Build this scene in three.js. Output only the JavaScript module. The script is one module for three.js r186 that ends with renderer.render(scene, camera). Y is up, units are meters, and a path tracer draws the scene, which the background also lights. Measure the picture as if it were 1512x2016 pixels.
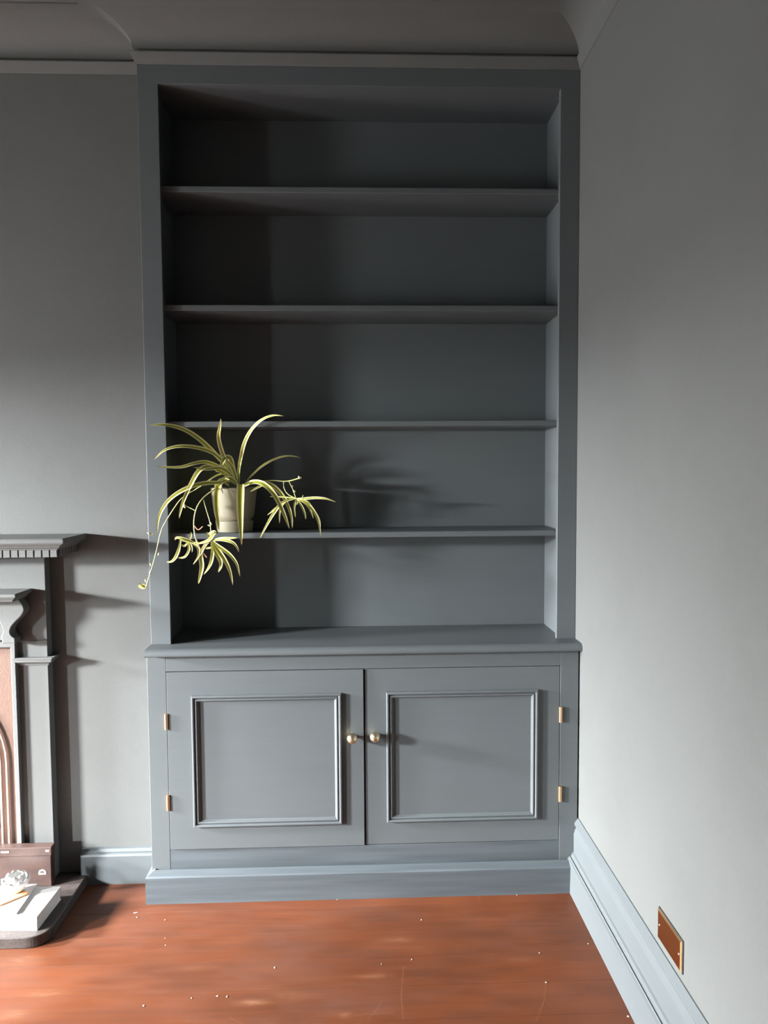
import * as THREE from 'three';
import { RoundedBoxGeometry } from 'three/addons/geometries/RoundedBoxGeometry.js';
import { mergeGeometries, toCreasedNormals } from 'three/addons/utils/BufferGeometryUtils.js';
import { RectAreaLightUniformsLib } from 'three/addons/lights/RectAreaLightUniformsLib.js';
import { FontLoader } from 'three/addons/loaders/FontLoader.js';
import { TextGeometry } from 'three/addons/geometries/TextGeometry.js';

// ---------------------------------------------------------------- camera, daylight, exposure
// world: x = 0 is the right-hand wall, y = 0 the floor, z = 0 the face of the bookcase (z grows into the room)
const scene = new THREE.Scene();
const F_PX = 1405.6, YAW = 0.0343, PITCH = -0.0572, ROLL = -0.0063;
const EYE = new THREE.Vector3(-0.8303, 1.6076, 2.7013);
const fwd = new THREE.Vector3(Math.sin(YAW) * Math.cos(PITCH), Math.sin(PITCH), -Math.cos(YAW) * Math.cos(PITCH));
const right0 = new THREE.Vector3(Math.cos(YAW), 0, Math.sin(YAW));
const up0 = new THREE.Vector3().crossVectors(right0, fwd);
const camR = right0.clone().multiplyScalar(Math.cos(ROLL)).addScaledVector(up0, Math.sin(ROLL));
const camU = right0.clone().multiplyScalar(-Math.sin(ROLL)).addScaledVector(up0, Math.cos(ROLL));
const camera = new THREE.PerspectiveCamera(2 * Math.atan(1008 / F_PX) * 180 / Math.PI, 1512 / 2016, 0.05, 40);
camera.position.copy(EYE);
camera.quaternion.setFromRotationMatrix(new THREE.Matrix4().makeBasis(camR, camU, fwd.clone().negate()));
camera.updateMatrixWorld();

const renderer = new THREE.WebGLRenderer({ antialias: true });
renderer.toneMapping = THREE.LinearToneMapping;
renderer.toneMappingExposure = 0.80;
renderer.shadowMap.enabled = true;
scene.background = new THREE.Color().setRGB(0.30, 0.33, 0.38);
RectAreaLightUniformsLib.init();

// three tall windows in the left-hand wall; area panels outside stand in for the sky, with fill lights added in each opening
const WALL_L = -5.6;
const WIN = [
  { z0: 0.35, z1: 0.78, y0: 0.60, y1: 1.87, openingFill: 36, sky: [0.44, 1.00] },  // unseen window added to brighten the right wall near the corner
  { z0: 1.36, z1: 1.92, y0: 0.60, y1: 1.89, openingFill: 36, sky: [1.80, 2.32] },
  { z0: 2.86, z1: 3.13, y0: 0.60, y1: 1.78, openingFill: 36, sky: [3.10, 4.10] },
];
function rectLight(colour, intensity, w, h, pos, target) {
  const l = new THREE.RectAreaLight(colour, intensity, w, h);
  l.position.set(...pos); l.lookAt(...target); scene.add(l); return l;
}
const SKY = new THREE.Color().setRGB(0.95, 0.985, 1.0);
for (const { sky: [za, zb] } of WIN) for (const [ya, yb, L] of [[1.80, 2.45, 5900], [1.20, 1.80, 260]]) rectLight(SKY, L, zb - za, yb - ya, [WALL_L - 1.0, (ya + yb) / 2, (za + zb) / 2], [0, (ya + yb) / 2, (za + zb) / 2]).name = 'sky_panel_light';  // panels in place of sky, their spans cut to shape the light on the walls
for (const w of WIN) rectLight(SKY, w.openingFill, w.z1 - w.z0 - 0.08, w.y1 - w.y0 - 0.1,
  [WALL_L + 0.02, (w.y0 + w.y1) / 2, (w.z0 + w.z1) / 2], [0, (w.y0 + w.y1) / 2, (w.z0 + w.z1) / 2]).name = 'opening_fill_light';  // added fill that lifts the upper walls

// ---------------------------------------------------------------- helpers
let seed = 7;
const rnd = () => { seed = (seed * 1664525 + 1013904223) >>> 0; return seed / 4294967296; };
const V = (x, y, z) => new THREE.Vector3(x, y, z);
// pixel of the photograph -> point on the plane axis = value
function at(px, py, axis, value) {
  const d = fwd.clone().addScaledVector(camR, (px - 756) / F_PX).addScaledVector(camU, -(py - 1008) / F_PX);
  return EYE.clone().addScaledVector(d, (value - EYE[axis]) / d[axis]);
}
function hash(ix, iy, s) { let h = (ix * 374761393 + iy * 668265263 + s * 1442695041) | 0; h = Math.imul(h ^ (h >>> 13), 1274126177); return ((h ^ (h >>> 16)) >>> 0) / 4294967296; }
function vnoise(x, y, px, py, s) {           // periodic value noise
  const x0 = Math.floor(x), y0 = Math.floor(y), fx = x - x0, fy = y - y0;
  const m = (a, n) => ((a % n) + n) % n, u = fx * fx * (3 - 2 * fx), v = fy * fy * (3 - 2 * fy);
  const a = hash(m(x0, px), m(y0, py), s), b = hash(m(x0 + 1, px), m(y0, py), s), c = hash(m(x0, px), m(y0 + 1, py), s), d = hash(m(x0 + 1, px), m(y0 + 1, py), s);
  return (a * (1 - u) + b * u) * (1 - v) + (c * (1 - u) + d * u) * v;
}
function texture(w, h, fn, srgb = true) {
  const data = new Uint8Array(w * h * 4);
  for (let j = 0; j < h; j++) for (let i = 0; i < w; i++) {
    const c = fn(i / w, j / h, i, j), k = (j * w + i) * 4;
    data[k] = Math.max(0, Math.min(255, c[0] * 255)); data[k + 1] = Math.max(0, Math.min(255, c[1] * 255)); data[k + 2] = Math.max(0, Math.min(255, c[2] * 255)); data[k + 3] = 255;
  }
  const t = new THREE.DataTexture(data, w, h);
  t.magFilter = THREE.LinearFilter; t.minFilter = THREE.LinearFilter; t.wrapS = t.wrapT = THREE.RepeatWrapping;
  if (srgb) t.colorSpace = THREE.SRGBColorSpace;
  t.needsUpdate = true; return t;
}
// uv in metres, taken from the face's own direction
function metreUV(g) {
  if (g.index) g = g.toNonIndexed();
  const p = g.attributes.position, uv = new Float32Array(p.count * 2), a = V(), b = V(), c = V(), n = V();
  for (let i = 0; i < p.count; i += 3) {
    a.fromBufferAttribute(p, i); b.fromBufferAttribute(p, i + 1); c.fromBufferAttribute(p, i + 2);
    n.subVectors(b, a).cross(c.clone().sub(a));
    const ax = Math.abs(n.x), ay = Math.abs(n.y), az = Math.abs(n.z);
    [a, b, c].forEach((q, k) => {
      const o = (i + k) * 2;
      if (ay >= ax && ay >= az) { uv[o] = q.x; uv[o + 1] = q.z; } else if (ax >= az) { uv[o] = q.z; uv[o + 1] = q.y; } else { uv[o] = q.x; uv[o + 1] = q.y; }
    });
  }
  g.setAttribute('uv', new THREE.BufferAttribute(uv, 2));
  return g;
}
function box(x0, x1, y0, y1, z0, z1, r = 0.0015) {
  const w = x1 - x0, h = y1 - y0, d = z1 - z0, rr = Math.min(r, w / 3, h / 3, d / 3);
  const g = rr > 0 ? new RoundedBoxGeometry(w, h, d, 1, rr) : new THREE.BoxGeometry(w, h, d);
  g.translate((x0 + x1) / 2, (y0 + y1) / 2, (z0 + z1) / 2);
  return g;
}
// a closed profile [a, b] carried along a path with mitred corners; a goes to the left of the path
function sweep(profile, path, map, closed = false, crease = 0.5) {
  const n = path.length, N = profile.length, rows = [];
  const dir = (i, j) => { const dx = path[j][0] - path[i][0], dy = path[j][1] - path[i][1], l = Math.hypot(dx, dy); return [-dy / l, dx / l]; };
  for (let i = 0; i < n; i++) {
    const hasA = closed || i > 0, hasB = closed || i < n - 1;
    const n1 = hasA ? dir((i - 1 + n) % n, i) : dir(i, i + 1), n2 = hasB ? dir(i, (i + 1) % n) : n1;
    const k = 1 + n1[0] * n2[0] + n1[1] * n2[1], m = [(n1[0] + n2[0]) / k, (n1[1] + n2[1]) / k];
    rows.push(profile.map(([a, b]) => map(path[i][0] + a * m[0], path[i][1] + a * m[1], b)));
  }
  const pos = [], tri = (a, b, c) => pos.push(a.x, a.y, a.z, b.x, b.y, b.z, c.x, c.y, c.z);
  for (let i = 0; i < (closed ? n : n - 1); i++) {
    const A = rows[i], B = rows[(i + 1) % n];
    for (let j = 0; j < N; j++) { const k = (j + 1) % N; tri(A[j], B[j], B[k]); tri(A[j], B[k], A[k]); }
  }
  if (!closed) {
    const faces = THREE.ShapeUtils.triangulateShape(profile.map(([a, b]) => new THREE.Vector2(a, b)), []);
    for (const f of faces) { tri(rows[0][f[0]], rows[0][f[1]], rows[0][f[2]]); tri(rows[n - 1][f[0]], rows[n - 1][f[2]], rows[n - 1][f[1]]); }
  }
  const g = new THREE.BufferGeometry();
  g.setAttribute('position', new THREE.Float32BufferAttribute(pos, 3));
  g.computeVertexNormals();
  return toCreasedNormals(g, crease);
}
const plan = (u, v, b) => V(u, b, v);               // path drawn on the floor, b is the height
function merge(list) {
  const gs = list.map(g => { const q = g.index ? g.toNonIndexed() : g.clone(); for (const k of Object.keys(q.attributes)) if (!['position', 'normal', 'uv'].includes(k)) q.deleteAttribute(k); if (!q.attributes.uv) q.setAttribute('uv', new THREE.Float32BufferAttribute(new Float32Array(q.attributes.position.count * 2), 2)); return q; });
  return mergeGeometries(gs);
}
const used = {};
function numbered(name) { const k = used[name] ?? 0; used[name] = k + 1; return k ? `${name}_${String(k).padStart(3, '0')}` : name; }
function mesh(name, geo, mat, parent, label) {
  const g = Array.isArray(geo) ? merge(geo) : geo;
  const m = new THREE.Mesh(mat.userData.ownUV ? g : metreUV(g), mat);
  m.name = parent && parent !== scene ? name : numbered(name);
  m.castShadow = m.receiveShadow = true;
  if (label) m.userData.label = label;
  (parent ?? scene).add(m); return m;
}
function group(name, label, category, grp) {
  const o = new THREE.Group(); o.name = numbered(name); o.userData = { label, category };
  if (grp) o.userData.group = grp; scene.add(o); return o;
}
function tag(o, label, category, grp) { Object.assign(o.userData, { label, category }); if (grp) o.userData.group = grp; return o; }
function struct(name, geo, mat, label) { const m = mesh(name, geo, mat, scene); m.userData = { kind: 'structure', label, category: name.split('_')[0] }; return m; }
function extrude(shape, depth, z, bevel = 0, seg = 24) {
  const g = new THREE.ExtrudeGeometry(shape, { depth: depth - 2 * bevel, bevelEnabled: bevel > 0, bevelSize: bevel, bevelThickness: bevel, bevelOffset: -bevel, bevelSegments: 2, curveSegments: seg });
  g.translate(0, 0, z + bevel); return g;
}
function tube(points, r, seg = 24, rad = 6) { return new THREE.TubeGeometry(new THREE.CatmullRomCurve3(points), seg, r, rad, false); }

// ---------------------------------------------------------------- materials
const fine = (u, v, s, n) => vnoise(u * n, v * n, n, n, s);
const rollerBump = texture(256, 256, (u, v) => { const q = 0.5 * fine(u, v, 1, 128) + 0.3 * fine(u, v, 2, 64) + 0.2 * fine(u, v, 3, 16); return [q, q, q]; }, false);
rollerBump.repeat.set(4, 4);
const wallTone = texture(256, 256, (u, v) => { const q = 0.96 + 0.03 * fine(u, v, 4, 6) + 0.02 * fine(u, v, 5, 24) + 0.015 * fine(u, v, 6, 120); return [q, q, q]; });
wallTone.repeat.set(0.7, 0.7);
const brushTone = texture(256, 512, (u, v) => { const q = 0.965 + 0.016 * vnoise(u * 5, v * 60, 5, 60, 8) + 0.01 * vnoise(u * 12, v * 190, 12, 190, 9) + 0.02 * fine(u, v, 10, 7); return [q, q, q]; });
brushTone.repeat.set(1.2, 1.5);
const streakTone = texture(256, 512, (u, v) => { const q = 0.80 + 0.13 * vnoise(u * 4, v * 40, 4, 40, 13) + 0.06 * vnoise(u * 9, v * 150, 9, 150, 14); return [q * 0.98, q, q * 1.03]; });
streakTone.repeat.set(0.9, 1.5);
const brushBump = texture(256, 512, (u, v) => { const q = 0.6 * vnoise(u * 6, v * 160, 6, 160, 11) + 0.4 * vnoise(u * 14, v * 256, 14, 256, 12); return [q, q, q]; }, false);
brushBump.repeat.set(1.2, 2);
const D = THREE.DoubleSide;
const std = o => new THREE.MeshStandardMaterial({ side: D, ...o });
const lin = (r, g, b) => new THREE.Color().setRGB(r, g, b);
const M = {
  wall: std({ color: lin(0.084, 0.086, 0.083), map: wallTone, roughness: 0.72, bumpMap: rollerBump, bumpScale: 0.0003 }),
  eggshell: std({ color: lin(0.077, 0.086, 0.090), map: brushTone, roughness: 0.50, bumpMap: brushBump, bumpScale: 0.00003 }),
  // bottom rail and plinth of the cupboard: a darker, bluer coat in long brush marks that stop in a line at the stile
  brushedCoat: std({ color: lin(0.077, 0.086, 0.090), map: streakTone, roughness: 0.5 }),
  brass: std({ color: lin(0.74, 0.60, 0.40), metalness: 1, roughness: 0.30, bumpMap: rollerBump, bumpScale: 0.0012 }),
  hinge: std({ color: lin(0.80, 0.50, 0.28), metalness: 1, roughness: 0.35 }),
  plateBrass: std({ color: lin(0.80, 0.52, 0.26), metalness: 1, roughness: 0.14 }),
  darkMetal: std({ color: lin(0.05, 0.045, 0.045), metalness: 0.4, roughness: 0.5 }),
  steel: std({ color: lin(0.8, 0.76, 0.7), metalness: 1, roughness: 0.25 }),
};

// floorboards: one sheet of wood 2.8 m x 1.4 m, boards take their part of it; scuffs and scratches lie where the photograph shows them
const FW = 2.8, FH = 1.4;
const scuffs = [[500, 1972, .05, .014, .5], [785, 1850, .05, .012, .35], [735, 1922, .06, .012, .35], [395, 1905, .06, .012, .22], [90, 1955, .07, .014, .4], [20, 1998, .06, .02, .45], [40, 1890, .06, .03, .3], [560, 1960, .08, .02, .15], [1030, 1890, .05, .015, .15], [680, 1998, .015, .01, .4]].map(([x, y, rx, rz, k]) => { const p = at(x, y, 'y', 0); return [p.x, p.z, rx, rz, k]; });
const scratches = [[[795, 1902], [790, 1960], [795, 2010]], [[1075, 1935], [1072, 1968], [1055, 2012]], [[1075, 1968], [1088, 1985]], [[940, 1761], [946, 1776]], [[750, 1976], [722, 2012]], [[452, 2002], [478, 2016]], [[700, 1998], [780, 1992]]].map(l => l.map(([x, y]) => at(x, y, 'y', 0)));
function segDist(x, z, a, b) { const dx = b.x - a.x, dz = b.z - a.z, t = Math.max(0, Math.min(1, ((x - a.x) * dx + (z - a.z) * dz) / (dx * dx + dz * dz))); return Math.hypot(x - a.x - t * dx, z - a.z - t * dz); }
const floorMap = texture(2048, 1024, (u, v) => {
  const x = -u * FW, z = v * FH - 0.2;
  const warp = 0.6 * vnoise(u * 9, v * 9, 9, 9, 20);
  const grain = vnoise(u * 14 + warp, v * 150 + 6 * warp, 14, 150, 21), g2 = vnoise(u * 60, v * 500, 60, 500, 22), cloud = vnoise(u * 8, v * 10, 8, 10, 23), blot = vnoise(u * 22, v * 30, 22, 30, 24);
  let k = 0.60 + 0.055 * (grain - 0.5) + 0.04 * (g2 - 0.5) + 0.12 * (cloud - 0.5) + 0.08 * (blot - 0.5);
  let r = 0.312 * k / 0.6, g = 0.149 * Math.pow(k / 0.6, 1.1), b = 0.055 * Math.pow(k / 0.6, 1.15);
  let w = 0;
  for (const s of scuffs) { const q = ((x - s[0]) / s[2]) ** 2 + ((z - s[1]) / s[3]) ** 2; if (q < 5) w = Math.max(w, s[4] * Math.exp(-q) * (0.35 + 0.9 * vnoise(u * 160, v * 200, 160, 200, 25))); }
  if (z > 0 && z < 0.8) for (const l of scratches) for (let i = 0; i + 1 < l.length; i++) { const d = segDist(x, z, l[i], l[i + 1]); if (d < 0.0022) w = Math.max(w, 0.3 * (1 - d / 0.0022)); }
  w = Math.max(w, 0.35 * Math.max(0, vnoise(u * 420, v * 230, 420, 230, 26) - 0.955) / 0.045);
  r += (0.50 - r) * w; g += (0.37 - g) * w; b += (0.30 - b) * w;
  return [r, g, b];
});
const floorRough = texture(512, 256, (u, v) => { const q = 0.40 + 0.18 * vnoise(u * 10, v * 12, 10, 12, 27) + 0.12 * vnoise(u * 40, v * 60, 40, 60, 28); return [q, q, q]; }, false);
const boardMats = [1.0, 0.93, 1.06, 0.97].map(k => { const m = std({ color: new THREE.Color(k, k, k), map: floorMap, roughnessMap: floorRough, roughness: 1.0 }); m.userData.ownUV = true; return m; });

// ---------------------------------------------------------------- the room
const XS = -1.624, BREAST_Z = -0.07, BREAST_L = -3.64, CEIL = 3.243;
struct('wall_right', box(0, 0.12, 0, CEIL + 0.1, -0.6, 5.1, 0), M.wall, 'grey painted wall carrying the brass plate');
struct('wall_back', [box(XS, 0, 0, CEIL, -0.45, -0.286, 0), box(WALL_L, BREAST_L, 0, CEIL, -0.6, -0.45, 0)], M.wall, 'grey alcove wall beside the chimney breast');
{
  const s = new THREE.Shape([[BREAST_L, 0], [XS, 0], [XS, CEIL], [BREAST_L, CEIL]].map(p => new THREE.Vector2(...p)));
  s.holes.push(new THREE.Path([[-3.08, 0.0], [-3.08, 0.93], [-2.18, 0.93], [-2.18, 0.0]].map(p => new THREE.Vector2(...p))));
  struct('wall_chimney', extrude(s, 0.5, BREAST_Z - 0.5), M.wall, 'grey painted chimney breast above the fireplace');
}
{
  const s = new THREE.Shape([[-5.1, 0], [0.6, 0], [0.6, CEIL], [-5.1, CEIL]].map(p => new THREE.Vector2(...p)));
  for (const w of WIN) s.holes.push(new THREE.Path([[-w.z0, w.y0], [-w.z0, w.y1], [-w.z1, w.y1], [-w.z1, w.y0]].map(p => new THREE.Vector2(...p))));
  const g = extrude(s, 0.16, -0.16); g.rotateY(Math.PI / 2); g.translate(WALL_L, 0, 0);
  struct('wall_left', g, M.wall, 'grey painted wall holding the three windows');
}
struct('wall_rear', box(WALL_L - 0.16, 0.12, 0, CEIL + 0.1, 5.0, 5.12, 0), M.wall, 'grey painted wall opposite the bookcase');
struct('ceiling', box(WALL_L - 0.16, 0.12, CEIL, CEIL + 0.12, -0.6, 5.12, 0), M.wall, 'dark grey painted ceiling above the cornice');
WIN.forEach((w, i) => {
  const X = WALL_L - 0.1, e = 0.035, f = std({ color: lin(0.7, 0.7, 0.68), roughness: 0.4 });
  struct(`window_${i + 1}`, [box(X, X + 0.05, w.y0, w.y0 + e, w.z0, w.z1), box(X, X + 0.05, w.y1 - e, w.y1, w.z0, w.z1), box(X, X + 0.05, w.y0 + e, w.y1 - e, w.z0, w.z0 + e), box(X, X + 0.05, w.y0 + e, w.y1 - e, w.z1 - e, w.z1)], f, 'white painted frame of an unseen sash window');
});
// floor: a dark bed with one board after another laid on it
{
  const bed = struct('floor', box(WALL_L, 0, -0.08, -0.0222, -0.6, 5.0, 0), std({ color: lin(0.03, 0.015, 0.01), roughness: 0.9 }), 'reddish brown stained floorboards with scuffs and scratches');
  const W = 0.137;
  for (let i = -5; i * W + 0.012 < 5.0; i++) {
    const z0 = i * W + 0.012, z1 = Math.min(5.0, z0 + W - 0.0007), y = -0.0004 * rnd();
    const cuts = [WALL_L, -3.9 + 1.2 * rnd(), 0.0];
    for (let k = 0; k < 2; k++) {
      const g = new RoundedBoxGeometry(cuts[k + 1] - cuts[k] - 0.001, 0.022, z1 - z0, 1, 0.0006);
      g.translate((cuts[k] + cuts[k + 1]) / 2, -0.011 + y, (z0 + z1) / 2);
      const p = g.attributes.position, uv = g.attributes.uv;
      for (let q = 0; q < p.count; q++) uv.setXY(q, -p.getX(q) / FW, (p.getZ(q) + 0.2) / FH);
      mesh('board', g, boardMats[Math.floor(rnd() * 4)], bed);
    }
  }
}
// cornice: sloping band, groove, cove, following chimney breast, bookcase and right wall
{
  const prof = [[-0.004, 3.082], [0.004, 3.086], [0.019, 3.117], [0.019, 3.121], [0.002, 3.124], [0.002, 3.131], [0.010, 3.134]];
  for (let i = 1; i <= 12; i++) { const t = i / 12 * Math.PI / 2; prof.push([0.010 + 0.155 * (1 - Math.cos(t)), 3.134 + 0.096 * Math.sin(t)]); }
  prof.push([0.165, 3.236], [0.185, 3.236], [0.185, CEIL], [-0.004, CEIL]);
  struct('trim_1', sweep(prof, [[BREAST_L, BREAST_Z], [XS, BREAST_Z], [XS, 0], [0, 0], [0, 5.0]], plan, false, 0.35), M.wall, 'dark grey coved cornice under the ceiling');
}
// skirting boards
{
  const prof = [[0, 0], [0.043, 0], [0.041, 0.118], [0.036, 0.122], [0.034, 0.126], [0.030, 0.124], [0.027, 0.128], [0.024, 0.137], [0.021, 0.139], [0.018, 0.141], [0.0185, 0.214], [0.0165, 0.218], [0.015, 0.226], [0.010, 0.236], [0.009, 0.240], [0.014, 0.244], [0.0165, 0.251], [0.0155, 0.257], [0.010, 0.264], [0.004, 0.272], [0.004, 0.275], [0, 0.275]];
  struct('baseboard_right', sweep(prof, [[0, 0.061], [0, 5.0]], plan, false, 0.35), M.eggshell, 'tall moulded grey skirting board along the right wall');
  const low = [[0, 0], [0.030, 0], [0.030, 0.112], [0.026, 0.117], [0.020, 0.119], [0.020, 0.126], [0.012, 0.134], [0, 0.136]];
  struct('baseboard_chimney', sweep(low, [[-1.93, BREAST_Z], [XS - 0.001, BREAST_Z]], plan, false, 0.35), M.eggshell, 'low grey skirting board between hearth and cupboard');
}

// ---------------------------------------------------------------- bookcase
const XIL = -1.549, XIR = -0.074, YC = 0.957, YO = 3.016, ZB = -0.270, XSL = -1.571, XSR = -0.052;
{
  const b = group('bookcase', 'tall dark grey built-in bookcase with four fixed shelves in the alcove', 'bookcase');
  mesh('stile', box(XS, XIL, YC, YO, -0.022, 0), M.eggshell, b);
  mesh('stile', box(XIR, -0.0005, YC, YO, -0.022, 0), M.eggshell, b);
  mesh('top_rail', box(XS, -0.0005, YO + 0.0002, 3.09, -0.022, 0), M.eggshell, b);
  mesh('side_panel', box(XS + 0.004, XSL, YC, 3.04, ZB - 0.012, -0.0225, 0.0005), M.eggshell, b);
  mesh('side_panel', box(XSR, -0.0005, YC, 3.04, ZB - 0.012, -0.0225, 0.0005), M.eggshell, b);
  mesh('back_panel', box(XSL, XSR, YC, 3.04, ZB - 0.012, ZB, 0.0005), M.eggshell, b);
  mesh('top_panel', box(XSL, XSR, YO + 0.001, YO + 0.02, ZB, -0.0225, 0.0005), M.eggshell, b);
  for (const y of [2.665, 2.232, 1.799, 1.3755]) mesh('shelf', box(XSL, XSR, y - 0.022, y, ZB, -0.026, 0.003), M.eggshell, b);
}
// worktop of the cupboard
{
  const prof = [[0, 0.9292], [0.012, 0.9292], [0.016, 0.9315], [0.020, 0.9292], [0.031, 0.9292], [0.0345, 0.932], [0.036, 0.938], [0.034, 0.946], [0.029, 0.952], [0.021, 0.9566], [0.014, YC], [0, YC]];
  const w = mesh('worktop', [sweep(prof, [[XS, 0.055], [-0.0005, 0.055]], plan, false, 0.6), box(XS, -0.0005, 0.9292, YC, ZB - 0.012, 0.056, 0)], M.eggshell);
  tag(w, 'dark grey painted worktop with rounded nose on the cupboard', 'worktop');
}
// cupboard
const ZF = 0.06;
{
  const c = group('cupboard', 'dark grey built-in cupboard with two panelled doors under the bookcase', 'cupboard');
  const x0 = -1.5545, x1 = -0.0745, xm = -0.819, y0 = 0.1872, y1 = 0.8682;
  mesh('stile', box(XS, x0, 0.10, 0.929, ZF - 0.022, ZF), M.eggshell, c);
  mesh('stile', box(x1, -0.005, 0.10, 0.929, ZF - 0.022, ZF), M.eggshell, c);
  mesh('top_rail', box(x0, x1, y1, 0.929, ZF - 0.022, ZF), M.eggshell, c);
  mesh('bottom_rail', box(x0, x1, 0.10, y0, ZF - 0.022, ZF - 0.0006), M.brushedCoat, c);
  mesh('carcass', [box(XS, XS + 0.018, 0, 0.929, ZB, ZF - 0.022, 0), box(-0.023, -0.005, 0, 0.929, ZB, ZF - 0.022, 0), box(XS + 0.018, -0.023, 0.02, 0.929, ZB, ZB + 0.01, 0), box(XS + 0.018, -0.023, 0.10, 0.118, ZB + 0.01, ZF - 0.03, 0)], M.eggshell, c);
  const mould = [[0, 0], [0, 0.010], [0.002, 0.0125], [0.006, 0.0130], [0.009, 0.0115], [0.011, 0.0055], [0.0135, 0.0055], [0.0145, 0.0095], [0.018, 0.0100], [0.0205, 0.0085], [0.0225, 0.0035], [0.026, 0.0015], [0.026, 0]];
  const doors = [
    { a: x0 + 0.0022, b: xm - 0.0022, zf: ZF + 0.004, m: [-1.461, -0.905], knob: -0.865, hx: -1.5565, ky: 0.615 },
    { a: xm + 0.0022, b: x1 - 0.0022, zf: ZF - 0.001, m: [-0.7355, -0.161], knob: -0.780, hx: -0.0735, ky: 0.617 }];
  for (const d of doors) {
    const door = mesh('door', box(d.a, d.b, y0 + 0.002, y1 - 0.002, d.zf - 0.02, d.zf, 0.001), M.eggshell, c);
    const [m0, m1] = d.m, path = [[m0, 0.2775], [m1, 0.2775], [m1, 0.779], [m0, 0.779]];
    mesh('panel_moulding', sweep(mould, path, (u, v, b) => V(u, v, d.zf + b), true, 0.45), M.eggshell, door);
    // ball knob on a short neck
    const pts = [[0.0001, 0], [0.009, 0], [0.009, 0.003], [0.0055, 0.005], [0.0055, 0.013]];
    for (let i = 0; i <= 14; i++) { const t = 0.32 + (Math.PI - 0.32) * i / 14; pts.push([Math.max(0.0001, 0.0195 * Math.sin(t)), 0.0315 - 0.0195 * Math.cos(t)]); }
    const k = new THREE.LatheGeometry(pts.map(p => new THREE.Vector2(...p)), 28); k.rotateX(Math.PI / 2); k.translate(d.knob, d.ky, d.zf);
    mesh('knob', k, M.knob ?? M.brass, door, 'mottled brass ball knob');
    for (const hy of [0.681, 0.372]) {
      const parts = [];
      for (let j = 0; j < 3; j++) { const g = new THREE.CylinderGeometry(0.0062, 0.0062, 0.0195, 14); g.translate(d.hx, hy + (j - 1) * 0.02, ZF + 0.004); parts.push(g); }
      mesh('hinge', parts, M.hinge, door, 'brass hinge knuckle');
    }
  }
  const plinth = [[-0.03, 0], [0, 0], [0, 0.099], [-0.004, 0.104], [-0.012, 0.107], [-0.020, 0.113], [-0.026, 0.116], [-0.03, 0.116]];
  mesh('plinth', sweep(plinth.map(([a, b]) => [a, b]), [[XS - 0.014, BREAST_Z + 0.001], [XS - 0.014, 0.099], [-0.0005, 0.099]], plan, false, 0.4), M.brushedCoat, c);
}

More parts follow.
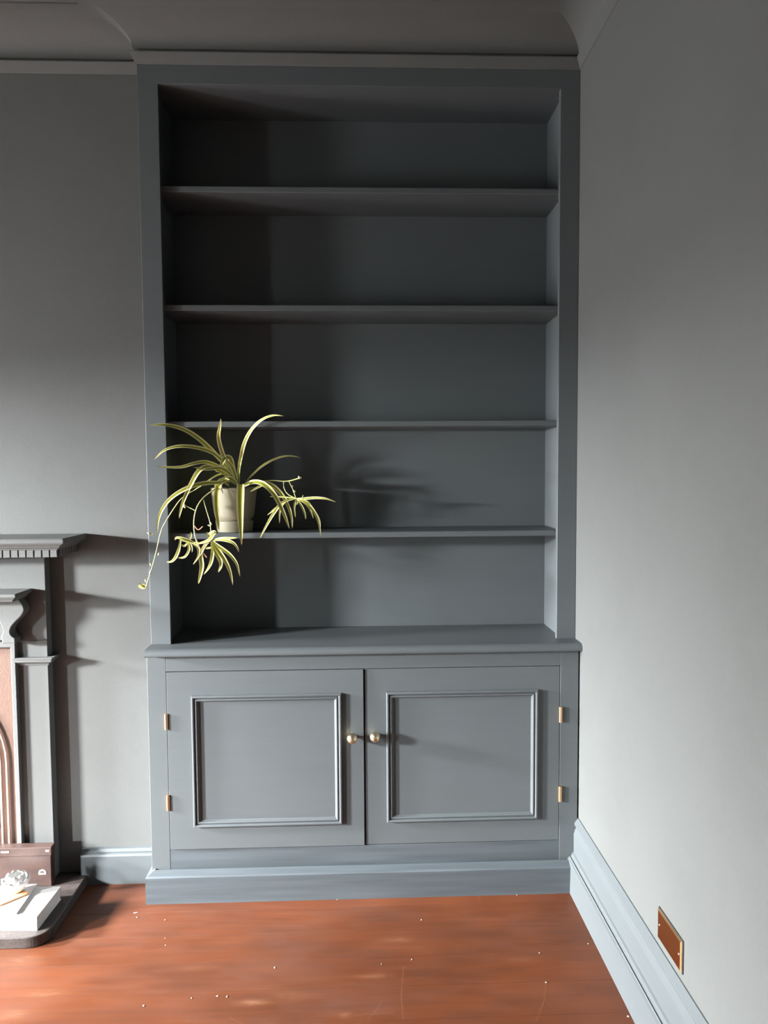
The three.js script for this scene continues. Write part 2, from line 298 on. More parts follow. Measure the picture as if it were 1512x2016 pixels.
// ---------------------------------------------------------------- fireplace
const FX = -2.63;                                  // its middle line
const mir = f => [-1, 1].map(s => f(s));
const ZP = -0.025;
{
  const f = group('fireplace_surround', 'grey painted fireplace surround with dentilled mantel shelf', 'fireplace');
  const hw = FX * -1 - 2.022;                      // half width over the pilasters
  mesh('frieze', box(FX - hw, FX + hw, 0.975, 1.306, BREAST_Z + 0.0005, ZP), M.wall, f);
  for (const s of [1, -1]) {
    const a = FX + s * hw, b = FX + s * (hw - 0.118), X0 = Math.min(a, b), X1 = Math.max(a, b);
    const p = mesh('pilaster', box(X0, X1, 0.0405, 0.9745, BREAST_Z + 0.0005, ZP), M.wall, f);
    const cp = [[0, 0.876], [0.004, 0.878], [0.006, 0.884], [0.014, 0.891], [0.021, 0.895], [0.022, 0.905], [0.027, 0.907], [0.027, 0.911], [0, 0.911]];
    mesh('capital', sweep(cp, s > 0 ? [[X0, ZP], [X1, ZP], [X1, BREAST_Z + 0.001]] : [[X0, BREAST_Z + 0.001], [X0, ZP], [X1, ZP]], plan, false, 0.4), M.wall, p);
  }
  // mantel shelf: dentil bed, moulding, slab
  const mx = 0.715, mz = 0.115;
  mesh('dentil_bed', box(FX - mx + 0.006, FX + mx - 0.006, 1.306, 1.334, BREAST_Z + 0.0005, mz - 0.006), M.wall, f);
  const slab = [[-0.02, 1.3335], [0.002, 1.3335], [0.004, 1.338], [0.012, 1.342], [0.017, 1.350], [0.020, 1.3525], [0.026, 1.3525], [0.028, 1.356], [0.034, 1.357], [0.036, 1.362], [0.036, 1.371], [0.032, 1.376], [-0.02, 1.376]];
  const U = [[FX + mx, BREAST_Z + 0.001], [FX + mx, mz], [FX - mx, mz], [FX - mx, BREAST_Z + 0.001]];
  mesh('mantel_shelf', [sweep(slab, U.map(([x, z]) => [x, z]).reverse(), plan, false, 0.35), box(FX - mx + 0.018, FX + mx - 0.018, 1.3345, 1.376, BREAST_Z + 0.001, mz - 0.018, 0)], M.wall, f);
  for (let i = 0; i < 52; i++) { const x = FX + mx - 0.0125 - i * 0.0276; if (x < FX - mx) break; mesh('dentil', box(x - 0.0115, x + 0.0112, 1.307, 1.333, mz - 0.007, mz + 0.001, 0.0008), M.wall, f); }
  for (let i = 0; i < 6; i++) for (const s of [1, -1]) { const z = mz - 0.03 - i * 0.0276; mesh('dentil', box(FX + s * mx - (s > 0 ? 0.007 : 0.001), FX + s * mx + (s > 0 ? 0.001 : 0.007), 1.307, 1.333, z - 0.0115, z + 0.0112, 0.0008), M.wall, f); }
  const bed = [[0, 1.285], [0.004, 1.287], [0.010, 1.298], [0.016, 1.306], [0, 1.306]];
  mesh('bed_moulding', sweep(bed, [[FX + hw, BREAST_Z + 0.001], [FX + hw, ZP], [FX - hw, ZP], [FX - hw, BREAST_Z + 0.001]].reverse(), plan, false, 0.4), M.wall, f);
  // inner shelf on two scrolled brackets over the grate
  const ix = 0.536, iz = 0.088;
  const ip = [[-0.02, 1.143], [0.002, 1.143], [0.005, 1.150], [0.012, 1.153], [0.014, 1.158], [0.020, 1.159], [0.022, 1.163], [0.022, 1.170], [0.019, 1.173], [-0.02, 1.173]];
  mesh('inner_shelf', [sweep(ip, [[FX + ix, ZP], [FX + ix, iz], [FX - ix, iz], [FX - ix, ZP]].reverse(), plan, false, 0.35), box(FX - ix + 0.018, FX + ix - 0.018, 1.1435, 1.173, ZP + 0.0005, iz - 0.018, 0)], M.wall, f);
  for (const s of [1, -1]) {
    const q = new THREE.Shape(), X = d => FX + s * (0.48 + d);
    q.moveTo(X(-0.016), 0.975); q.lineTo(X(0.032), 0.975); q.lineTo(X(0.032), 0.994);
    q.bezierCurveTo(X(0.014), 1.004, X(0.008), 1.018, X(0.022), 1.040); q.bezierCurveTo(X(0.040), 1.066, X(0.074), 1.082, X(0.068), 1.108); q.bezierCurveTo(X(0.066), 1.122, X(0.055), 1.130, X(0.050), 1.143);
    q.lineTo(X(-0.06), 1.143); q.bezierCurveTo(X(-0.05), 1.09, X(-0.012), 1.06, X(-0.012), 1.022); q.bezierCurveTo(X(-0.012), 1.006, X(-0.022), 1.0, X(-0.016), 0.99); q.closePath();
    mesh('bracket', extrude(q, 0.05, ZP + 0.0005, 0.003), M.wall, f, 'scrolled bracket under the inner shelf');
  }
}
{
  const f = group('fireplace_insert', 'pinkish metal fireplace insert with an arched opening inside the surround', 'fireplace');
  const ox = 0.497, top = 0.970, w = 0.021, zf = ZP + 0.019;
  const frame = [[0, BREAST_Z + 0.001], [0, zf - 0.003], [0.003, zf], [0.016, zf], [w, zf - 0.006], [w, BREAST_Z + 0.001]];
  mesh('frame', sweep(frame, [[FX - ox, 0.0405], [FX - ox, top], [FX + ox, top], [FX + ox, 0.0405]].reverse(), (u, v, b) => V(u, v, b), false, 0.4), M.wall, f);
  const cast = std({ color: lin(0.112, 0.064, 0.046), roughness: 0.5, metalness: 0.2, map: wallTone, bumpMap: rollerBump, bumpScale: 0.0006 });
  const ring = (rx, ry, cy, path, back) => { for (let i = 0; i <= 24; i++) { const t = back ? Math.PI * (1 - i / 24) : Math.PI * i / 24; path.lineTo(FX + rx * Math.cos(t), cy + ry * Math.sin(t)); } };
  const panel = new THREE.Shape(); const px = ox - w;
  panel.moveTo(FX - px, 0.041); panel.lineTo(FX - px, top - w); panel.lineTo(FX + px, top - w); panel.lineTo(FX + px, 0.041); panel.lineTo(FX + 0.455, 0.041);
  ring(0.455, 0.40, 0.50, panel, false); panel.lineTo(FX - 0.455, 0.041); panel.closePath();
  mesh('panel', extrude(panel, 0.012, BREAST_Z + 0.028, 0), cast, f);
  const arch = [[0.001, -0.012], [0.001, 0.004], [0.006, 0.010], [0.014, 0.012], [0.022, 0.006], [0.027, -0.001], [0.034, 0.0], [0.042, 0.003], [0.050, 0.0], [0.056, -0.010], [0.056, -0.02], [0.001, -0.02]];
  const ap = [[FX + 0.456, 0.041], [FX + 0.456, 0.3]]; for (let i = 0; i <= 28; i++) { const t = Math.PI * i / 28; ap.push([FX + 0.456 * Math.cos(t), 0.50 + 0.401 * Math.sin(t)]); } ap.push([FX - 0.456, 0.3], [FX - 0.456, 0.041]);
  mesh('arch_moulding', sweep(arch, ap, (u, v, b) => V(u, v, BREAST_Z + 0.036 + b), false, 0.6), cast, f);
  mesh('firebox', [box(-3.08, -2.18, 0.041, 0.06, -0.42, -0.071, 0), box(-3.08, -2.18, 0.06, 0.93, -0.44, -0.42, 0), box(-3.079, -3.06, 0.06, 0.93, -0.42, -0.071, 0), box(-2.20, -2.181, 0.06, 0.93, -0.42, -0.071, 0), box(-3.06, -2.20, 0.91, 0.929, -0.42, -0.071, 0)], cast, f);
}
{
  const hx = -1.905, hl = 2 * FX - hx, r = 0.075, zf = 0.332, s = new THREE.Shape();
  s.moveTo(hl, 0.0695); s.lineTo(hl, -zf + r); s.quadraticCurveTo(hl, -zf, hl + r, -zf); s.lineTo(hx - r, -zf); s.quadraticCurveTo(hx, -zf, hx, -zf + r); s.lineTo(hx, 0.0695); s.closePath();
  const g = extrude(s, 0.04, 0, 0.004, 12); g.rotateX(-Math.PI / 2); g.translate(0, 0, 0);
  const stone = texture(256, 256, (u, v) => { const q = 0.11 + 0.05 * fine(u, v, 31, 12) + 0.06 * fine(u, v, 32, 60) + 0.05 * fine(u, v, 33, 128); return [q * 1.1, q * 0.94, q * 0.88]; }); stone.repeat.set(3, 3);
  tag(mesh('hearth', g, std({ map: stone, roughness: 0.55 })), 'dark stone hearth slab with rounded corner before the fireplace', 'hearth');
}
// dark box with a white letter, leaning against the fireplace
const font = await new FontLoader().loadAsync('fonts/droid/droid_sans_bold.typeface.json');
{
  const b = group('storage_box', 'worn dark brown box with a white letter standing on the hearth', 'box');
  const scuffed = texture(256, 128, (u, v) => { const q = 0.33 + 0.08 * vnoise(u * 6, v * 10, 6, 10, 41) + 0.05 * vnoise(u * 60, v * 60, 60, 60, 42); return [q * 0.60, q * 0.45, q * 0.41]; });
  scuffed.repeat.set(3, 5);
  const bm = std({ map: scuffed, roughness: 0.38 });
  mesh('body', box(-2.33, -2.011, 0.0403, 0.168, -0.003, 0.030, 0.003), bm, b);
  mesh('lid', box(-2.334, -2.007, 0.160, 0.194, -0.0045, 0.033, 0.003), bm, b);
  const g = new TextGeometry('D', { font, size: 0.026, depth: 0.0008, curveSegments: 8, bevelEnabled: false }); g.center(); g.rotateZ(Math.PI / 2);
  g.scale(1.05, 0.95, 1); g.translate(-2.045, 0.0965, 0.0304);
  mesh('letter', g, std({ color: lin(0.85, 0.83, 0.80), roughness: 0.5 }), b, 'white letter D turned on its back');
  const wear = std({ color: lin(0.6, 0.55, 0.52), roughness: 0.8 });
  for (const [x, y, w] of [[-2.165, 0.176, 0.03], [-2.015, 0.177, 0.014]]) mesh('torn_edge', box(x - w, x, y, y + 0.006, 0.0325, 0.0342, 0.0005), wear, b, 'pale torn edge');
}
// catalogue, thin book, wooden tray and lotus ornament on the hearth
{
  const paper = std({ color: lin(0.82, 0.80, 0.79), roughness: 0.6 });
  const pagesTone = texture(64, 256, (u, v) => { const q = 0.80 + 0.12 * vnoise(u * 2, v * 128, 2, 128, 51); return [q, q, q * 0.99]; }); pagesTone.repeat.set(1, 22);
  const pages = std({ color: lin(0.75, 0.73, 0.72), map: pagesTone, roughness: 0.8 });
  const c = group('catalogue', 'thick white paperback catalogue lying flat on the hearth', 'book');
  c.position.set(-1.948, 0.0403, 0.297); c.rotation.y = -0.04;
  const s = new THREE.Shape(); s.moveTo(0, 0); s.lineTo(0.178, 0); s.lineTo(0.178, 0.047); s.lineTo(0.012, 0.047); s.quadraticCurveTo(0.004, 0.045, 0.003, 0.036); s.closePath();
  const cv = (t, x0, x1, y0, y1) => { const g = box(x0, x1, y0, y1, -0.180, -0.0005, 0.0004); return g; };
  mesh('cover', [cv(0, -0.245, 0, 0.0475, 0.0492), cv(0, -0.245, 0, 0, 0.0017), box(-0.245, 0, 0.0017, 0.0475, -0.002, 0.0, 0.0004)], paper, c);
  const pg = extrude(s, 0.242, 0, 0.0005, 8); pg.rotateY(Math.PI / 2); pg.scale(1, 0.97, 0.985); pg.translate(-0.2435, 0.0016, -0.0022);
  mesh('pages', pg, pages, c);
  const t = group('thin_book', 'thin white booklet lying on the thick catalogue', 'book');
  t.position.set(-2.021, 0.0902, 0.284); t.rotation.y = 0.045;
  mesh('pages', box(-0.185, -0.002, 0.0008, 0.0062, -0.172, -0.001, 0.0005), pages, t);
  mesh('cover', [box(-0.187, 0, 0.0062, 0.0072, -0.174, 0, 0.0004), box(-0.187, 0, 0, 0.0008, -0.174, 0, 0.0003)], paper, t);
  const wood = texture(128, 128, (u, v) => { const q = 0.72 + 0.12 * vnoise(u * 4, v * 40, 4, 40, 61); return [q, q * 0.74, q * 0.50]; }); wood.repeat.set(6, 6);
  const q = new THREE.Shape([[-2.031, -0.176], [-2.036, -0.166], [-2.10, -0.150], [-2.185, -0.165], [-2.198, -0.205], [-2.18, -0.245], [-2.10, -0.246], [-2.036, -0.184]].map(p => new THREE.Vector2(...p)));
  const tg = extrude(q, 0.006, 0, 0.001); tg.rotateX(-Math.PI / 2); tg.translate(0, 0.0976, 0);
  tag(mesh('wooden_tray', tg, std({ map: wood, roughness: 0.5 })), 'small tan wooden tray under the white lotus ornament', 'tray');
  const l = group('lotus_ornament', 'white scalloped lotus flower ornament on top of the books', 'ornament');
  l.position.set(-2.083, 0.1038, 0.158);
  const china = std({ color: lin(0.86, 0.85, 0.83), roughness: 0.25 });
  const cup = new THREE.LatheGeometry([[0.0001, 0], [0.026, 0], [0.030, 0.006], [0.036, 0.02], [0.034, 0.021], [0.026, 0.008], [0.0001, 0.006]].map(p => new THREE.Vector2(...p)), 32);
  mesh('bowl', cup, china, l);
  for (let ringN = 0; ringN < 2; ringN++) for (let i = 0; i < 9; i++) {
    const pos = [], idx = [], nu = 6, nv = 8, L = ringN ? 0.058 : 0.050, lean = ringN ? 0.16 : 0.50, R0 = ringN ? 0.021 : 0.024;
    for (let side = 0; side < 2; side++) for (let b = 0; b <= nv; b++) for (let a = 0; a <= nu; a++) {
      const tv = b / nv, ta = a / nu * 2 - 1, wd = (0.0115 + 0.006 * Math.min(1, tv / 0.6)) * (tv < 0.62 ? 1 : Math.sqrt(Math.max(0.004, 1 - ((tv - 0.62) / 0.38) ** 2)));
      const out = R0 + Math.sin(lean) * L * tv + 0.008 * Math.sin(Math.PI * tv) - 0.005 * (1 - ta * ta) * 0 - side * 0.0016, h = 0.004 + Math.cos(lean) * L * tv, cup2 = 0.006 * ta * ta;
      pos.push(ta * wd, h, out - cup2);
    }
    const st = (nu + 1) * (nv + 1);
    for (let side = 0; side < 2; side++) for (let b = 0; b < nv; b++) for (let a = 0; a < nu; a++) { const k = side * st + b * (nu + 1) + a; idx.push(k, k + 1, k + nu + 2, k, k + nu + 2, k + nu + 1); }
    const g = new THREE.BufferGeometry(); g.setAttribute('position', new THREE.Float32BufferAttribute(pos, 3)); g.setIndex(idx); g.computeVertexNormals(); g.rotateY((i + ringN * 0.5) / 9 * Math.PI * 2);
    g.setAttribute('uv', new THREE.Float32BufferAttribute(new Float32Array(pos.length / 3 * 2), 2));
    mesh('petal', g, china, l);
  }
}

// ---------------------------------------------------------------- brass plate on the right wall
{
  const z1 = 0.9455, z0 = z1 - 0.146, y1 = 0.386, y0 = 0.300;
  const p = group('socket_plate', 'brass double electrical plate on the wall above the skirting', 'wall plate');
  mesh('backing', box(-0.0035, -0.0002, y0 - 0.002, y1 + 0.002, z0 - 0.002, z1 + 0.003, 0.0006), M.darkMetal, p, 'dark back rim');
  const loop = [[z0, y0], [z1, y0], [z1, y1], [z0, y1]];
  mesh('bevel', sweep([[0, 0.0035], [0, 0.0045], [0.0045, 0.0072], [0.0045, 0.0035]], loop, (u, v, b) => V(-b, v, u), true, 0.2), M.plateBrass, p);
  mesh('plate', box(-0.0072, -0.0036, y0 + 0.0044, y1 - 0.0044, z0 + 0.0044, z1 - 0.0044, 0.0003), M.plateBrass, p);
  for (const z of [z0 + 0.013, z1 - 0.013]) {
    const g = new THREE.LatheGeometry([[0.0001, 0.0016], [0.002, 0.0013], [0.0034, 0.0004], [0.0036, 0]].map(q => new THREE.Vector2(...q)), 20); g.rotateZ(Math.PI / 2); g.translate(-0.0072, (y0 + y1) / 2, z);
    mesh('screw', g, M.steel, p, 'pale screw head');
  }
}

// ---------------------------------------------------------------- spider plant
{
  const plant = group('spider_plant', 'variegated spider plant in a pale pot trailing over the shelf', 'plant');
  const CX = -1.321, CZ = -0.110, SY = 1.3757;
  const potMat = std({ color: lin(0.22, 0.195, 0.13), roughness: 0.6 });
  const lathe = (pts, n = 48) => { const g = new THREE.LatheGeometry(pts.map(p => new THREE.Vector2(...p)), n); return g; };
  const pot = lathe([[0.0001, 0.006], [0.058, 0.006], [0.061, 0.012], [0.061, 0.040], [0.066, 0.047], [0.074, 0.055], [0.0775, 0.066], [0.0895, 0.166], [0.0895, 0.171], [0.086, 0.172], [0.0845, 0.166], [0.072, 0.066], [0.0001, 0.066]]);
  pot.translate(CX, SY, CZ); mesh('pot', pot, potMat, plant);
  const saucer = lathe([[0.0001, 0.0], [0.068, 0.0], [0.070, 0.002], [0.0735, 0.042], [0.073, 0.044], [0.071, 0.043], [0.0675, 0.005], [0.0001, 0.005]]);
  saucer.translate(CX, SY, CZ); mesh('saucer', saucer, potMat, plant);
  const soil = lathe([[0.0001, 0.160], [0.04, 0.159], [0.083, 0.156]]); soil.translate(CX, SY, CZ);
  mesh('soil', soil, std({ color: lin(0.025, 0.018, 0.012), roughness: 1 }), plant);

  const leafMap = texture(64, 64, (u, v) => {
    const d = Math.abs(u - 0.5) * 2, n = 0.10 * (vnoise(v * 4, 0.5, 4, 1, 71) - 0.5), e = Math.max(0, Math.min(1, (d - 0.44 - n) / 0.10)), st = vnoise(u * 18, v * 3, 18, 3, 72);
    const g = [0.60 + 0.10 * st, 0.60 + 0.10 * st, 0.15 + 0.06 * st], c = [0.98, 0.96, 0.74];
    return [g[0] + (c[0] - g[0]) * e, g[1] + (c[1] - g[1]) * e, g[2] + (c[2] - g[2]) * e];
  });
  const leafMat = new THREE.MeshPhysicalMaterial({ side: D, map: leafMap, vertexColors: true, roughness: 0.5 }); leafMat.userData.ownUV = true;
  const stemMat = std({ color: lin(0.55, 0.55, 0.22), roughness: 0.5 });
  const redMat = std({ color: lin(0.62, 0.30, 0.20), roughness: 0.5 });
  const budMat = std({ color: lin(0.75, 0.68, 0.42), roughness: 0.6 });
  // points are [x, y, z]: x, y in a 3.6-times enlargement of the photograph from (260, 790), z the distance in front of the bookcase face
  const P = ([x, y, z]) => at(260 + x / 3.6, 790 + y / 3.6, 'z', z);
  const curve = pts => new THREE.CatmullRomCurve3(pts.map(P), false, 'centripetal');
  function leaf(pts, wpx, parent, { name = 'leaf', tip = 0.12, base = 0.45, face = [0.25, 0.45, 1], fold = 0.22, twist = 0 } = {}) {
    const c = curve(pts), n = 26, W = 1.12 * wpx / 3.6 * 0.00196 / 2, pos = [], uv = [], col = [], idx = [], T = V(), S = V(), N = V(), Fv = V(...face).normalize();
    const prev = V();
    for (let i = 0; i <= n; i++) {
      const t = i / n, p = c.getPoint(t); T.copy(c.getTangent(t));
      const vv = Fv.clone().applyAxisAngle(T, twist * t);
      S.crossVectors(T, vv); if (S.lengthSq() < 0.02 && i) S.copy(prev); S.normalize(); if (i && S.dot(prev) < 0) S.negate(); prev.copy(S);
      N.crossVectors(S, T).normalize();
      const w = W * (base + (1 - base) * Math.min(1, t / 0.35)) * Math.pow(Math.max(0, 1 - Math.pow(t, 2.6)), 0.75) + 0.0003;
      const brown = Math.max(0, (t - (1 - tip * 0.4)) / (tip * 0.4));
      for (let k = 0; k < 5; k++) {
        const s = k / 2 - 1, q = p.clone().addScaledVector(S, s * w).addScaledVector(N, -fold * w * (1 - Math.abs(s)));
        pos.push(q.x, q.y, q.z); uv.push(k / 4, t); col.push(1 - 0.25 * brown, 1 - 0.55 * brown, 1 - 0.6 * brown);
      }
    }
    for (let i = 0; i < n; i++) for (let k = 0; k < 4; k++) { const a = i * 5 + k; idx.push(a, a + 1, a + 6, a, a + 6, a + 5); }
    const g = new THREE.BufferGeometry(); g.setAttribute('position', new THREE.Float32BufferAttribute(pos, 3)); g.setAttribute('uv', new THREE.Float32BufferAttribute(uv, 2)); g.setAttribute('color', new THREE.Float32BufferAttribute(col, 3)); g.setIndex(idx); g.computeVertexNormals();
    return mesh(name, g, leafMat, parent);
  }
  const stem = (pts, rpx, parent, mat = stemMat, name = 'stem') => mesh(name, new THREE.TubeGeometry(curve(pts), 28, rpx / 3.6 * 0.00196 / 2, 6, false), mat, parent);
  const bud = (x, y, z, rpx, parent, ang = 0) => { const g = new THREE.SphereGeometry(rpx / 3.6 * 0.00196, 8, 6); g.scale(0.6, 1.2, 0.6); g.rotateZ(ang); const c = P([x, y, z]); g.translate(c.x, c.y, c.z); return mesh('bud', g, budMat, parent); };
  const b0 = [748, 590, -0.105];
  // crown
  leaf([b0, [690, 490, -0.09], [600, 385, -0.06], [480, 270, -0.02], [380, 205, 0.01], [290, 175, 0.03], [200, 165, 0.045], [120, 172, 0.055]], 34, plant);
  leaf([b0, [690, 490, -0.08], [620, 402, -0.05], [560, 358, -0.02], [480, 332, 0.0], [380, 318, 0.02], [290, 325, 0.035], [220, 352, 0.045], [155, 415, 0.05]], 30, plant);
  leaf([b0, [680, 500, -0.07], [600, 455, -0.03], [520, 430, 0.0], [440, 440, 0.03], [350, 465, 0.05], [250, 467, 0.065], [170, 460, 0.075]], 26, plant);
  leaf([b0, [700, 520, -0.06], [650, 480, -0.02], [600, 472, 0.01], [520, 482, 0.03], [430, 467, 0.045]], 30, plant);
  leaf([b0, [690, 475, -0.08], [650, 395, -0.06], [620, 300, -0.03], [612, 240, -0.012], [622, 180, 0.0], [630, 120, 0.008]], 30, plant);
  leaf([b0, [715, 470, -0.09], [690, 400, -0.08], [660, 400, -0.06], [637, 440, -0.045], [620, 495, -0.04]], 38, plant);
  leaf([b0, [730, 520, -0.08], [700, 450, -0.07], [655, 410, -0.065], [600, 370, -0.06]], 24, plant);
  leaf([[758, 588, -0.105], [755, 500, -0.09], [770, 400, -0.07], [800, 285, -0.04], [850, 195, -0.012], [920, 130, 0.008], [1000, 100, 0.02], [1075, 105, 0.03]], 24, plant);
  leaf([[795, 592, -0.11], [840, 535, -0.12], [920, 460, -0.13], [1010, 410, -0.14], [1090, 388, -0.14], [1150, 390, -0.145], [1195, 402, -0.15]], 14, plant, { tip: 0.3 });
  leaf([b0, [650, 510, -0.05], [590, 478, -0.01], [530, 462, 0.02], [475, 490, 0.04], [420, 580, 0.05], [370, 690, 0.055], [342, 780, 0.06], [333, 830, 0.06]], 32, plant);
  leaf([b0, [680, 560, -0.06], [620, 575, -0.02], [520, 580, 0.02], [430, 600, 0.045], [340, 640, 0.06], [260, 700, 0.07], [205, 780, 0.075], [182, 860, 0.078], [178, 945, 0.08]], 30, plant);
  leaf([b0, [690, 530, -0.07], [640, 515, -0.04], [590, 530, -0.02], [530, 570, 0.0], [470, 610, 0.01], [400, 655, 0.02]], 10, plant);
  leaf([[690, 585, -0.07], [645, 560, -0.04], [612, 590, -0.012], [598, 680, -0.004], [600, 780, -0.006], [612, 860, -0.01], [617, 915, -0.012]], 42, plant, { base: 0.8 });
  leaf([[765, 600, -0.06], [769, 586, -0.012], [766, 690, -0.004], [766, 800, 0.0], [770, 900, 0.003], [776, 1022, 0.005]], 52, plant, { base: 0.7, tip: 0.2 });
  leaf([[742, 590, -0.08], [700, 548, -0.05], [655, 560, -0.035], [632, 592, -0.03]], 30, plant);
  leaf([b0, [700, 540, -0.06], [650, 545, -0.045], [690, 555, -0.03]], 22, plant);
  leaf([b0, [720, 545, -0.09], [680, 510, -0.07], [640, 490, -0.06], [590, 500, -0.05]], 24, plant);
  leaf([[800, 592, -0.08], [860, 570, -0.05], [930, 585, -0.03], [1000, 650, -0.02], [1050, 740, -0.02], [1090, 830, -0.018], [1115, 905, -0.018]], 36, plant, { base: 0.7 });
  leaf([[800, 590, -0.1], [930, 572, -0.07], [1000, 600, -0.06], [1060, 660, -0.055], [1105, 740, -0.05], [1130, 820, -0.045], [1135, 905, -0.045]], 28, plant);
  leaf([[950, 580, -0.05], [900, 605, -0.045], [835, 642, -0.04]], 16, plant);
  leaf([[640, 560, -0.05], [630, 600, -0.02], [645, 655, -0.012]], 10, plant, { tip: 1.5 });
  // long runners
  const runR = stem([[800, 592, -0.1], [900, 570, -0.08], [1000, 562, -0.07], [1100, 567, -0.06], [1200, 541, -0.05]], 9, plant, stemMat, 'runner');
  bud(1185, 540, -0.05, 10, runR, 0.4);
  const runL = stem([[620, 600, -0.05], [585, 625, 0.0], [520, 670, 0.02], [470, 730, 0.03], [445, 800, 0.035], [438, 880, 0.035], [448, 960, 0.035], [470, 1030, 0.035]], 8, plant, stemMat, 'runner');
  stem([[447, 775, 0.034], [410, 755, 0.03], [375, 740, 0.03]], 6, runL); bud(372, 742, 0.03, 14, runL, 0.3);
  stem([[440, 880, 0.035], [470, 910, 0.035], [502, 888, 0.035]], 8, runL, redMat);
  stem([[455, 980, 0.035], [490, 1055, 0.036], [530, 1106, 0.036]], 9, runL, redMat);
  const runH = stem([[420, 640, 0.02], [350, 690, 0.04], [300, 755, 0.05], [258, 820, 0.055], [210, 910, 0.06], [180, 1030, 0.06], [150, 1150, 0.06], [115, 1262, 0.06], [98, 1322, 0.06]], 8, plant, stemMat, 'runner');
  for (const [x, y, a] of [[188, 1084, -0.3], [132, 1158, 0.3], [126, 1220, 0.2], [96, 1272, 0.2], [118, 936, 1.0]]) bud(x, y, 0.06, 9, runH, a);
  leaf([[98, 1322, 0.06], [75, 1305, 0.062], [40, 1312, 0.065]], 22, runH); leaf([[90, 1318, 0.06], [65, 1300, 0.063], [52, 1280, 0.065]], 8, runH); leaf([[95, 1322, 0.06], [70, 1320, 0.06], [48, 1318, 0.06]], 16, runH);
  leaf([[145, 948, 0.06], [125, 938, 0.06], [105, 930, 0.06]], 12, runH);
  // plantlet to the right of the pot
  const A = new THREE.Group(); A.name = 'plantlet'; plant.add(A);
  const r0 = [1162, 688, -0.045];
  stem([[1075, 568, -0.06], [1078, 615, -0.055], [1105, 658, -0.05], r0], 7, A); stem([[1112, 568, -0.06], [1140, 625, -0.05], r0], 6, A); bud(1136, 605, -0.055, 8, A); bud(1150, 637, -0.05, 10, A, 1);
  leaf([r0, [1215, 690, -0.04], [1300, 684, -0.035], [1370, 690, -0.03], [1445, 714, -0.03]], 18, A, { base: 0.3 });
  leaf([r0, [1230, 718, -0.035], [1285, 775, -0.025], [1322, 855, -0.02], [1336, 958, -0.018]], 22, A);
  leaf([r0, [1225, 722, -0.04], [1262, 770, -0.035], [1285, 832, -0.03]], 14, A);
  leaf([r0, [1240, 712, -0.035], [1300, 790, -0.03], [1330, 850, -0.028], [1330, 920, -0.025]], 12, A);
  leaf([r0, [1200, 740, -0.035], [1222, 790, -0.03], [1231, 836, -0.03]], 15, A);
  leaf([r0, [1150, 750, -0.035], [1157, 824, -0.03]], 12, A);
  leaf([r0, [1080, 712, -0.045], [1010, 765, -0.04], [957, 808, -0.04]], 14, A);
  leaf([[1140, 690, -0.045], [1060, 722, -0.03], [1000, 800, -0.02], [950, 885, -0.015], [906, 970, -0.012]], 20, A);
  leaf([[1100, 695, -0.045], [1055, 750, -0.04], [1045, 800, -0.04], [1044, 864, -0.038]], 13, A);
  leaf([r0, [1060, 678, -0.05], [975, 675, -0.05]], 10, A); leaf([r0, [1200, 690, -0.04], [1213, 662, -0.04]], 8, A); leaf([r0, [1168, 710, -0.04], [1166, 735, -0.038]], 16, A);
  // plantlets hanging before the shelf edge
  const B = new THREE.Group(); B.name = 'plantlet'; plant.add(B);
  const l0 = [410, 995, 0.034];
  stem([[470, 1000, 0.035], [440, 1002, 0.034], l0], 10, B);
  leaf([[450, 1005, 0.034], [400, 985, 0.04], [350, 970, 0.045], [312, 968, 0.045], [303, 985, 0.045]], 18, B); leaf([[460, 1010, 0.034], [400, 995, 0.038], [330, 980, 0.04]], 16, B);
  leaf([[342, 985, 0.04], [332, 1045, 0.045], [305, 1110, 0.05], [280, 1135, 0.052], [243, 1140, 0.052]], 20, B);
  leaf([[395, 995, 0.036], [402, 1050, 0.042], [372, 1103, 0.046], [310, 1110, 0.046]], 16, B);
  leaf([[420, 1000, 0.036], [466, 1040, 0.042], [468, 1100, 0.044], [433, 1156, 0.046]], 16, B);
  leaf([[405, 990, 0.036], [416, 955, 0.036], [418, 925, 0.036]], 11, B); leaf([[405, 1000, 0.036], [420, 1035, 0.04], [424, 1072, 0.04]], 16, B); leaf([[395, 1000, 0.036], [370, 1025, 0.04], [345, 1015, 0.042]], 12, B);
  const C = new THREE.Group(); C.name = 'plantlet'; plant.add(C);
  const m0 = [562, 985, 0.034];
  stem([[506, 700, 0.026], [530, 780, 0.03], [553, 860, 0.033], [560, 930, 0.034], m0], 7, C); bud(560, 868, 0.033, 9, C, 0.2); bud(545, 880, 0.033, 8, C, 1.3);
  leaf([m0, [545, 945, 0.036], [585, 922, 0.037], [592, 950, 0.036]], 16, C); leaf([m0, [540, 960, 0.036], [530, 925, 0.036]], 14, C);
  leaf([m0, [650, 972, 0.036], [745, 968, 0.036]], 20, C);
  leaf([m0, [640, 982, 0.04], [710, 1000, 0.044], [740, 1030, 0.046], [757, 1068, 0.046]], 20, C);
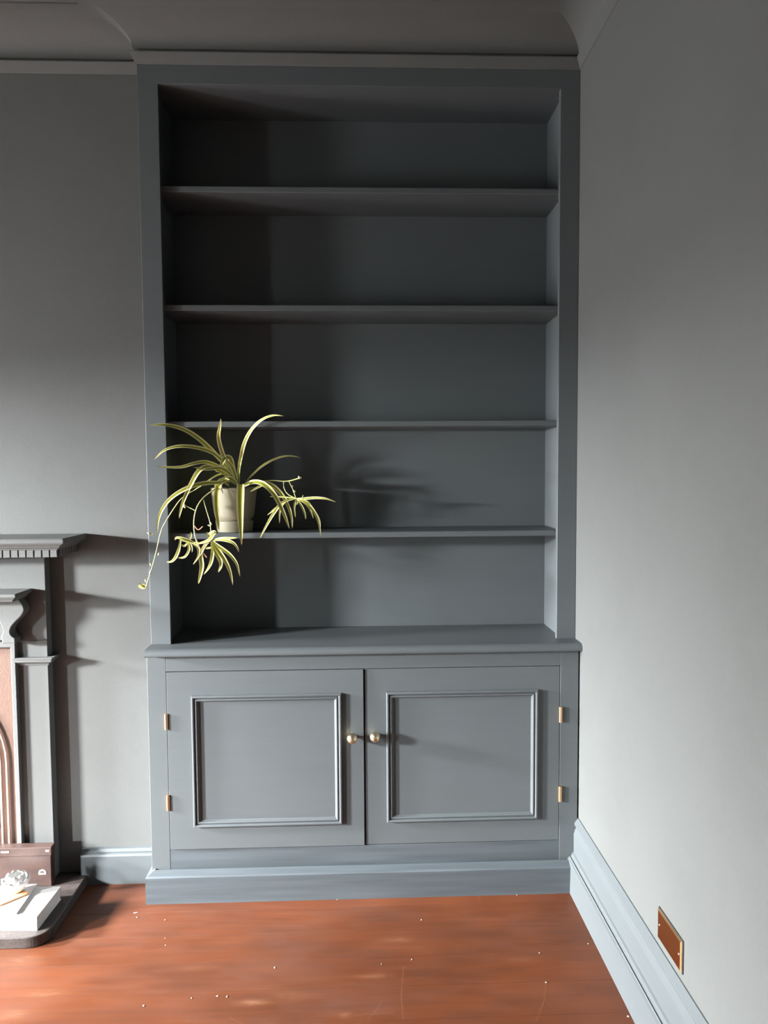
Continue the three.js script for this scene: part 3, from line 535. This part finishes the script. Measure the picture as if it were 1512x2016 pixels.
  leaf([m0, [610, 1025, 0.04], [690, 1085, 0.046], [740, 1150, 0.05], [764, 1240, 0.05]], 24, C);
  leaf([m0, [605, 1045, 0.042], [660, 1130, 0.048], [695, 1210, 0.05], [714, 1305, 0.05]], 27, C);
  leaf([m0, [590, 1060, 0.042], [625, 1130, 0.046], [630, 1165, 0.047], [610, 1212, 0.047]], 28, C);
  leaf([m0, [570, 1070, 0.042], [562, 1130, 0.046], [545, 1175, 0.047], [508, 1228, 0.047]], 23, C);
  leaf([m0, [520, 1020, 0.038], [480, 1090, 0.042], [433, 1155, 0.044]], 13, C);
  leaf([[520, 1010, 0.036], [487, 1085, 0.04], [494, 1170, 0.044], [482, 1240, 0.046], [469, 1294, 0.046]], 30, C);
  leaf([[588, 930, 0.036], [540, 985, 0.038], [455, 1012, 0.038]], 22, C); leaf([m0, [530, 1010, 0.036], [520, 1040, 0.038], [600, 1030, 0.036], [660, 1045, 0.036]], 12, C);
}

// ---------------------------------------------------------------- flakes of paint and plaster on the floor
{
  const chalk = std({ color: lin(0.32, 0.25, 0.20), roughness: 0.9 });
  const spots = [[267, 1797, 14, 5], [270, 1806, 6, 4], [325, 1811, 5, 5], [541, 1905, 4, 7], [447, 1962, 4, 6], [428, 1961, 7, 4], [283, 1980, 6, 5], [830, 1811, 6, 4], [811, 1889, 4, 5], [1062, 1876, 4, 6], [664, 1771, 6, 3], [1075, 1934, 5, 5], [325, 1847, 4, 3], [326, 1861, 4, 3], [377, 1965, 4, 4], [751, 1898, 3, 5], [1237, 2001, 7, 6], [1018, 1762, 5, 3], [1158, 1858, 4, 4]];
  for (const [x, y, w, h] of spots) {
    const p = at(x, y, 'y', 0.0005), s = 0.0017, g = new THREE.DodecahedronGeometry(1, 0);
    g.scale(w * s * 0.36, 0.0009, Math.max(0.0016, h * s * 0.42)); g.rotateY(rnd() * 0.8 - 0.4); g.translate(p.x, 0.0007, p.z);
    tag(mesh('paint_flake', g, chalk), 'tiny pale flake of paint lying on the floorboards', 'flake', 'paint flakes on the floor');
  }
}
renderer.render(scene, camera);
